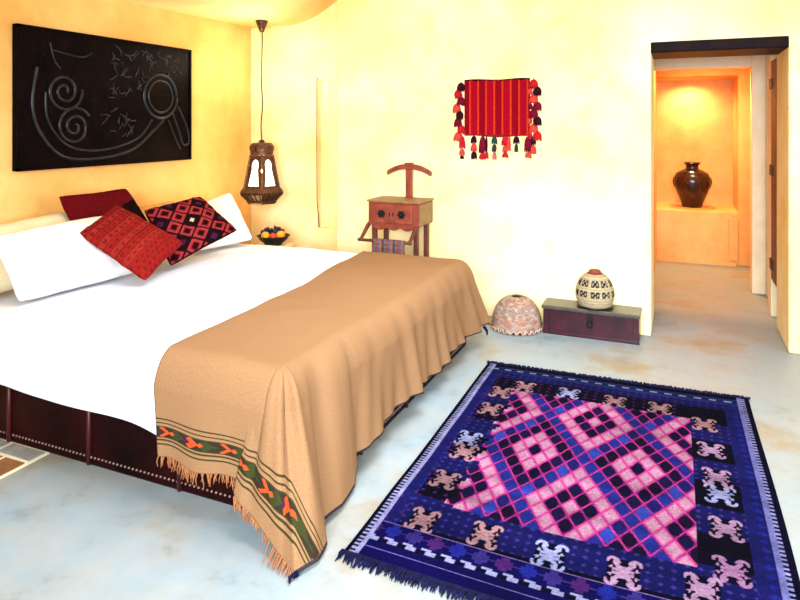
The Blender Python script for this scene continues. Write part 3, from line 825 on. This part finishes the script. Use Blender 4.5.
specs = [(462, [('red', .024, .10), ('coral', .02, .05), ('dark', .016, .025)], bt+.0),
 (474.5, [('dark', .022, .055), ('coral', .022, .06), ('dark', .024, .06)], bt),
 (483.5, [('wine', .028, .13), ('red', .024, .05)], bt), (487.5, [('dark', .008, .12), ('red', .016, .05)], bt),
 (495.5, [('green', .02, .06), ('grey', .018, .055), ('pink', .016, .06)], bt),
 (506.5, [('red', .026, .07), ('coral', .022, .05), ('red', .022, .04)], bt), (510, [('coral', .014, .11)], bt),
 (517.5, [('dark', .022, .055), ('grey', .013, .06)], bt),
 (529, [('wine', .03, .12), ('coral', .024, .04)], bt), (534, [('dark', .02, .06), ('coral', .022, .07)], bt)]
for px, sp_, z in specs: tassel(hxp(px), z, sp_)
cyc = ['dark', 'red', 'wine', 'coral', 'dark', 'wine', 'red', 'coral']
for i in range(8):
    z = hz1-.02-i*.056
    tassel(hxp(461-3.2*(i % 2)-(1.5 if i in (3, 4) else 0)), z, [(cyc[i], .032, .07)])
    tassel(hxp(534.5+3.4*(i % 2)), z+.01, [(cyc[(i*3+1) % 8], .033, .072)])
    if i % 2: tassel(hxp(531), z, [(cyc[(i+2) % 8], .015, .045)])

# ------------------------------------------------------------------ chest and baskets
CX0, CX1, CY0, CY1 = -.915, -.245, 4.66, 4.875
ch = tag(empty('chest', ((CX0+CX1)/2, (CY0+CY1)/2, 0)), 'long low dark red wooden chest against the wall beside the doorway', 'chest')
cc = Vector(((CX0+CX1)/2, (CY0+CY1)/2, 0))
def C_(bm):
    for v in bm.verts: v.co -= cc
    return bm
obj('body', C_(bbox(CX0+.01, CX1-.01, CY0+.012, CY1, 0, .175)), M['chest'], ch, bevel=.004)
obj('lid', C_(bbox(CX0, CX1, CY0, CY1, .178, .205)), M['chest_lid'], ch, bevel=.005)
for x in (CX0+.012, CX1-.052): obj('corner_board', C_(bbox(x, x+.04, CY0+.006, CY0+.014, .0, .175)), M['chest'], ch, bevel=.002)
obj('plinth', C_(bbox(CX0+.006, CX1-.006, CY0+.004, CY0+.014, 0, .022)), M['chest'], ch, bevel=.003)
bm = C_(bbox((CX0+CX1)/2-.018, (CX0+CX1)/2+.018, CY0+.002, CY0+.013, .10, .18)); hs = obj('hasp', bm, M['iron'], ch, bevel=.002)
bm = bmesh.new(); pts = [((CX0+CX1)/2+.02*math.cos(a*PI/8), CY0-.002, .10+.022*math.sin(a*PI/8)) for a in range(17)]
tube(bm, pts, .004, 6); obj('ring', C_(bm), M['iron'], hs)
def dome(name, c, R, Hh, fn, label, n=96, m=64, power=1.0, prof=None):
    root = tag(empty(name, c), label, 'basket')
    bm = bmesh.new(); rings = []
    P = []
    for j in range(m+1):
        t = j/m; r, z = prof(t); P.append((r*R, z*Hh))
    lathe(bm, P, n=n)
    for v in bm.verts:
        k_ = 1+.006*math.sin(v.co.z*2*PI/.012); v.co.x *= k_; v.co.y *= k_
    o = obj('woven_body', bm, M['basketry'], root, smooth=True)
    add_pattern(o, lambda idx, co: fn(math.atan2(co.y, co.x), co.z/Hh))
    return root
# patterned basket on the chest
B1 = Vector((-.555, 4.762, .205)); R1 = .133
def prof1(t):
    a = t*PI*.5
    if t < .5: q = t/.5; return (.80+.20*math.sin(q*PI/2), .02+.33*q)
    q = (t-.5)/.5; return (math.cos(q*PI/2*.93), .35+.60*math.sin(q*PI/2*.97))
CRM = srgb(206, 186, 148); CRM2 = srgb(186, 164, 126); BLK = srgb(40, 36, 40)
camang = math.atan2(-B1.y, -B1.x)
def f1(a, z):
    q = ((a-camang)/(2*PI)*10+.5)
    u = (q % 1)-.5
    for z0, z1_, r in ((.35, .50, .36), (.62, .78, .36)):
        if z0 < z < z1_:
            w = (z-z0)/(z1_-z0)
            if abs(u) < r and not (abs(u) < .08 and (w < .3 or w > .7)) and not (abs(abs(u)-.2) < .05 and abs(w-.5) < .25): return BLK
    if z > .90: return srgb(150, 70, 50)
    return CRM if int(z*26) % 2 else CRM2
b1 = dome('patterned_basket', B1, R1, .262, f1, 'tall domed cream basket with two rows of black motifs, standing on the chest', prof=prof1)
bm = bmesh.new(); lathe(bm, [(0, .001), (.120, .001), (.126, .008), (.120, .016), (.10, .018), (0, .018)], n=48); obj('rim', bm, M['iron'], b1, smooth=True)  # dark rim, its black disc doubling as the shade beneath the basket
bm = bmesh.new(); lathe(bm, [(.0, .240), (.044, .240), (.044, .252), (.034, .262), (.015, .264), (0, .258)], n=24)
obj('lid_knob', bm, mottled('rust_fibre', srgb(104, 44, 34), srgb(132, 62, 44), 40, .8, .3, 200), b1, smooth=True)
# low basket on the floor
B2 = Vector((-1.105, 4.70, 0)); R2 = .185
def prof2(t):
    q = t; return (math.cos(q*PI/2*.93)**.85, .03+.93*math.sin(q*PI/2)**1.0)
rn = random.Random(4)
def f2(a, z):
    u = a/(2*PI)*40; n_ = noise.noise(Vector((math.cos(a)*4, math.sin(a)*4, z*6)))
    base = (srgb(178, 144, 126), srgb(194, 164, 144), srgb(164, 126, 112))[int(abs(math.sin(int(u)*12.9+int(z*26)*78.2)*43758.5) % 3)]
    if .28 < z < .40 and (u % 4) < 1.6: base = srgb(190, 120, 96)
    if z < .12 and (u % 2) < 1: base = srgb(70, 50, 44)
    if .60 < z < .64: base = srgb(150, 140, 134)
    k_ = 1+.25*n_; return tuple(min(1, v*k_) for v in base[:3])+(1,)
b2 = dome('floor_basket', B2, R2, .245, f2, 'low domed pinkish wicker basket on the floor between the bed and the chest', prof=prof2)
bm = bmesh.new()
for q in range(26):
    a = 2*PI*q/26; c0 = Vector((math.cos(a)*R2*1.0, math.sin(a)*R2*1.0, 0)); tdir = Vector((-math.sin(a), math.cos(a), 0))
    tube(bm, [c0-tdir*.020+Vector((0, 0, .004)), c0-tdir*.012+Vector((0, 0, .022)), c0+Vector((0, 0, .03)), c0+tdir*.012+Vector((0, 0, .022)), c0+tdir*.020+Vector((0, 0, .004))], .0045, 5)
obj('looped_rim', bm, mottled('wicker_rim', srgb(170, 130, 108), srgb(206, 168, 142), 60, .8, .2), b2, smooth=True)
bm = bmesh.new(); lathe(bm, [(.0, .224), (.034, .224), (.036, .236), (.028, .242), (.012, .236), (0, .234)], n=24); obj('top_opening', bm, M['iron'], b2, smooth=True)

# ------------------------------------------------------------------ vase in the niche
v_ = tag(empty('vase', (.13, 8.07, .564)), 'dark brown glazed vase with narrow neck on the lit niche ledge', 'vase')
bm = bmesh.new()
lathe(bm, [(0, 0), (.10, 0), (.105, .01), (.12, .06), (.165, .17), (.195, .27), (.195, .33), (.165, .39), (.10, .425), (.072, .435)], n=48)
obj('body', bm, M['glaze'], v_, smooth=True)
bm = bmesh.new(); lathe(bm, [(.072, .43), (.066, .445), (.066, .475), (.082, .492), (.092, .502), (.086, .510), (.060, .500), (.055, .47), (.055, .40)], n=40)
obj('neck', bm, M['glaze'], v_, smooth=True)
for q in range(10):
    bm = bmesh.new(); a = q*2*PI/10; tube(bm, [(r*math.cos(a+d), r*math.sin(a+d), z) for r, z, d in ((.192, .335, -.1), (.200, .30, 0), (.196, .26, .06), (.18, .22, 0))], .006, 6)
    obj('leaf_relief', bm, M['glaze'], v_, smooth=True)

# ------------------------------------------------------------------ shutter in the passage
sh = tag(empty('shutter', (.70, 5.64, 0)), 'narrow dark red-brown shutter with black hinges on the passage wall behind the doorway', 'shutter')
obj('leaf', bbox(-.045, -.003, -.15, .13, .30, 2.0), M['red_wood_dark'], sh, bevel=.004)
for z in (.42, 1.15, 1.82): obj('hinge', bbox(-.055, -.04, .03, .15, z-.04, z+.04), M['iron'], sh)
struct('trim_5', bbox(.655, .70, 5.78, 5.95, 0, 2.05), M['cream'], bevel=.006)

# ------------------------------------------------------------------ rug
RX0, RX1, RY0, RY1 = -1.105, .355, 1.985, 3.945
def rug_color(x, y, rr):
    NV = srgb(12, 8, 72); NV2 = srgb(7, 6, 34); BL = srgb(30, 38, 136); PUR = srgb(74, 34, 104); DKB = srgb(7, 5, 24)
    WH = srgb(156, 160, 200); MG = srgb(226, 46, 132); LT = srgb(202, 148, 172); PK_ = srgb(206, 100, 150)
    # long side stripes
    if x < -1.082: return NV2
    if x < -1.045:
        if x < -1.060: return WH if int(y/.011) % 2 else NV2
        return WH
    if x > .330: return NV2
    if x > .292:
        if x > .312: return WH if int(y/.013) % 2 else NV
        return srgb(120, 124, 184)
    # short ends
    if y < 2.105:
        if abs(y-2.045) < .0025: return srgb(120, 120, 190)
        if y > 2.085: return dash(x, y, 2.085, 2.105, WH, NV2)
        return NV
    if y < 2.20:
        if y < 2.115: return dash(x+.02, y, 2.105, 2.115, WH, NV)
        a = (x/.085) % 1; b = (y-2.115)/.085
        s = int(a*6)/6+.08; m = abs(s-.5)+abs(b-.5)*.9
        c_ = (PUR, BL, srgb(54, 44, 120))[int(x/.085) % 3] if m < .45 else NV
        if y > 2.196: c_ = srgb(130, 110, 170)
        return c_
    if y > 3.82:
        if 3.86 < y < 3.875: return dash(x, y, 3.86, 3.875, WH, NV)
        if y > 3.90: return DKB
        return srgb(30, 44, 92)
    fx0 = -.842 + .028*((int((y+10)/.031) % 4)-1.5)*.5; fx1 = .052
    if fx0 < x < fx1 and 2.385 < y < 3.575 - .0*x:
        # diamond lattice
        ax, ay = x+.613, y-2.965
        i = 6*(ax/.4440+ay/.770); j = 6*(ax/.4440-ay/.770)
        I, J = math.floor(i+.5), math.floor(j+.5); di, dj = i-I, j-J
        lw = .5-.05
        if abs(di) > lw or abs(dj) > lw: 
            return srgb(212, 62, 134) if (abs(di) > lw) ^ (((I//3)+(J//3)) % 2 == 0) else srgb(176, 48, 136)
        bi, bj = math.floor((I+3)/6), math.floor((J+3)/6)
        ri, rj = I-bi*6, J-bj*6      # -3..2
        ring = max(abs(ri), abs(rj)); typ = (bi+bj) % 2
        if abs(ri) == 3 or abs(rj) == 3: col = 'blue'
        elif typ == 0: col = ('dark', 'light', 'dark2')[ring]
        else: col = ('light', 'dark', 'light')[ring]
        edge = max(abs(di), abs(dj))
        if col == 'light': return LT if edge < .36 else PK_
        if col == 'blue': 
            return (srgb(36, 44, 132), srgb(52, 70, 170), srgb(30, 28, 96))[(I*7+J*3) % 3] if abs(di)+abs(dj) < .64 else srgb(96, 36, 128)
        return (srgb(16, 12, 44), srgb(26, 18, 62), srgb(24, 10, 40))[(I*5+J) % 3] if abs(di)+abs(dj) < .64 else srgb(92, 24, 92)
    for mx_, my_, kind in MOTIFS:
        u, v = (x-mx_)/.058, (y-my_)/.072
        if abs(u) < 1 and abs(v) < 1:
            if motif(u, v): return (srgb(176, 134, 134), srgb(160, 168, 206), srgb(168, 122, 158), srgb(180, 144, 172))[kind]
            if abs(u) < .9 and abs(v) < .9: return NV2
    g_ = noise.noise(Vector((x*9, y*9, 0)))
    cellx, celly = (x/.06), (y/.05)
    if x < -.99 or x > .22: 
        a = cellx % 1; b = celly % 1
        if abs(a-.5)+abs(b-.5) < .3: return BL if g_ > 0 else PUR if x < -.9 else BL
        return srgb(24, 26, 92)
    sect = int((y+.06)/.19) % 2
    if sect: 
        a = (x/.05) % 1; b = (y/.045) % 1
        return PUR if abs(a-.5)+abs(b-.5) < .22 and x < 0 else DKB
    a = (x/.04) % 1; b = (y/.04) % 1
    return srgb(58, 48, 128) if abs(a-.5)+abs(b-.5) < .25 else srgb(20, 22, 82)
def dash(x, y, a, b, c1_, c2_):
    return c1_ if ((x/.075) % 1) < .5 else c2_
def motif(u, v):
    au, av = abs(u), abs(v)
    if au < .26 and av < .42: return True
    if abs(au-av*.85) < .17 and au < .62 and av > .1: return True
    # hooks
    d = math.hypot(au-.62, av-.58)
    if .22 < d < .42 and not (au < .62 and av < .62) and not (au > .75 and abs(av-.40) < .14): return True
    if au > .2 and au < .6 and abs(av-.12) < .10: return True
    return False
def F(px, py):
    Z = 643*1.5/(py-125); X = (px-400)/643*Z; return (-.399*Z+.917*X, .917*Z+.399*X)
MOTIFS = [(*F(*p), k_) for p, k_ in (((420, 521), 0), ((484, 535), 0), ((550, 555), 1), ((623, 573), 3), ((702, 592), 3), ((443, 480), 0), ((463, 452), 0), ((467, 439), 1), ((490, 409), 0), ((501, 393), 0),
    ((525, 388), 0), ((569, 395), 1), ((615, 403), 0), ((660, 410), 0), ((705, 427), 0), ((711, 452), 3), ((716, 480), 3), ((719, 497), 1), ((724, 531), 3), ((730, 574), 2))]
NU, NV_ = 420, 560
import array
co = array.array('f'); colr = array.array('f'); idx = array.array('i')
for j in range(NV_+1):
    y = lerp(RY0, RY1, j/NV_)
    for i in range(NU+1):
        x = lerp(RX0, RX1, i/NU)
        # the weave is slightly out of square and ripples a little
        wx = x+.012*math.sin((y-2.0)*2.3)*(1 if x > -.4 else .4)*abs(x+.4)+(.03*((3.94-y)/2)*max(0, (-x-.4)))
        wy = y+.028*(x+.4)*(y-2.0)/2.0-.012*math.sin((x+1.1)*2.1)*(1 if y < 3 else .3)
        edge = min(i, NU-i, j, NV_-j)
        z = .009+.0025*math.sin(x*5+y*3)+.002*math.sin(y*11) if edge > 1 else .0005
        if edge > 1: z += .0006*((i+j) % 2)
        co.extend((wx, wy, z))
        c_ = rug_color(x, y, 0); k_ = (.46+.34*random.random())*(1+.5*noise.noise(Vector((x*3, y*14, 2.0)))); colr.extend((c_[0]*k_, c_[1]*k_*.9, c_[2]*k_, 1))
faces = [(j*(NU+1)+i, j*(NU+1)+i+1, (j+1)*(NU+1)+i+1, (j+1)*(NU+1)+i) for j in range(NV_) for i in range(NU)]
me = bpy.data.meshes.new('rug_weave'); me.from_pydata([tuple(co[q*3:q*3+3]) for q in range(len(co)//3)], [], faces)
ca = me.color_attributes.new('pattern', 'FLOAT_COLOR', 'POINT'); ca.data.foreach_set('color', colr)
me.materials.append(M['rug'])
for p in me.polygons: p.use_smooth = True
rug = tag(empty('rug', (-.4, 2.95, 0)), 'navy kilim rug with pink diamond lattice on the floor at the foot of the bed', 'rug')
ro = bpy.data.objects.new('woven_field', me); COL.objects.link(ro); ro.parent = rug; ro.matrix_parent_inverse = Matrix.Translation((.4, -2.95, 0))
def warp(x, y):
    return (x+.012*math.sin((y-2.0)*2.3)*(1 if x > -.4 else .4)*abs(x+.4)+(.03*((3.94-y)/2)*max(0, (-x-.4))),
            y+.028*(x+.4)*(y-2.0)/2.0-.012*math.sin((x+1.1)*2.1)*(1 if y < 3 else .3))
rnd = random.Random(11)
for (yy, sg, ln) in ((RY0, -1, .05), (RY1, 1, .035)):
    bm = bmesh.new(); x = RX0
    while x < RX1:
        a = warp(x, yy); L = ln*rnd.uniform(.55, 1.15); dx = rnd.uniform(-.016, .016)
        tube(bm, [(a[0], a[1]-sg*.006, .008), (a[0]+dx*.5, a[1]+sg*L*.5, .008+rnd.uniform(0, .006)), (a[0]+dx, a[1]+sg*L, .004)], [.005, .0045, .0015], 4)
        x += .0042
    f_o = obj('fringe', bm, M['navy_wool'], rug); f_o.matrix_parent_inverse = Matrix.Translation((.4, -2.95, 0)); tag(f_o, kind='stuff')
# families of like things
for o in bpy.data.objects:
    g_ = {'pillow': 'bed pillows against the wall', 'cushion': 'coloured cushions on the bed', 'orange': 'oranges in the fruit bowl'}.get(o.get('category'))
    if g_: o['group'] = g_
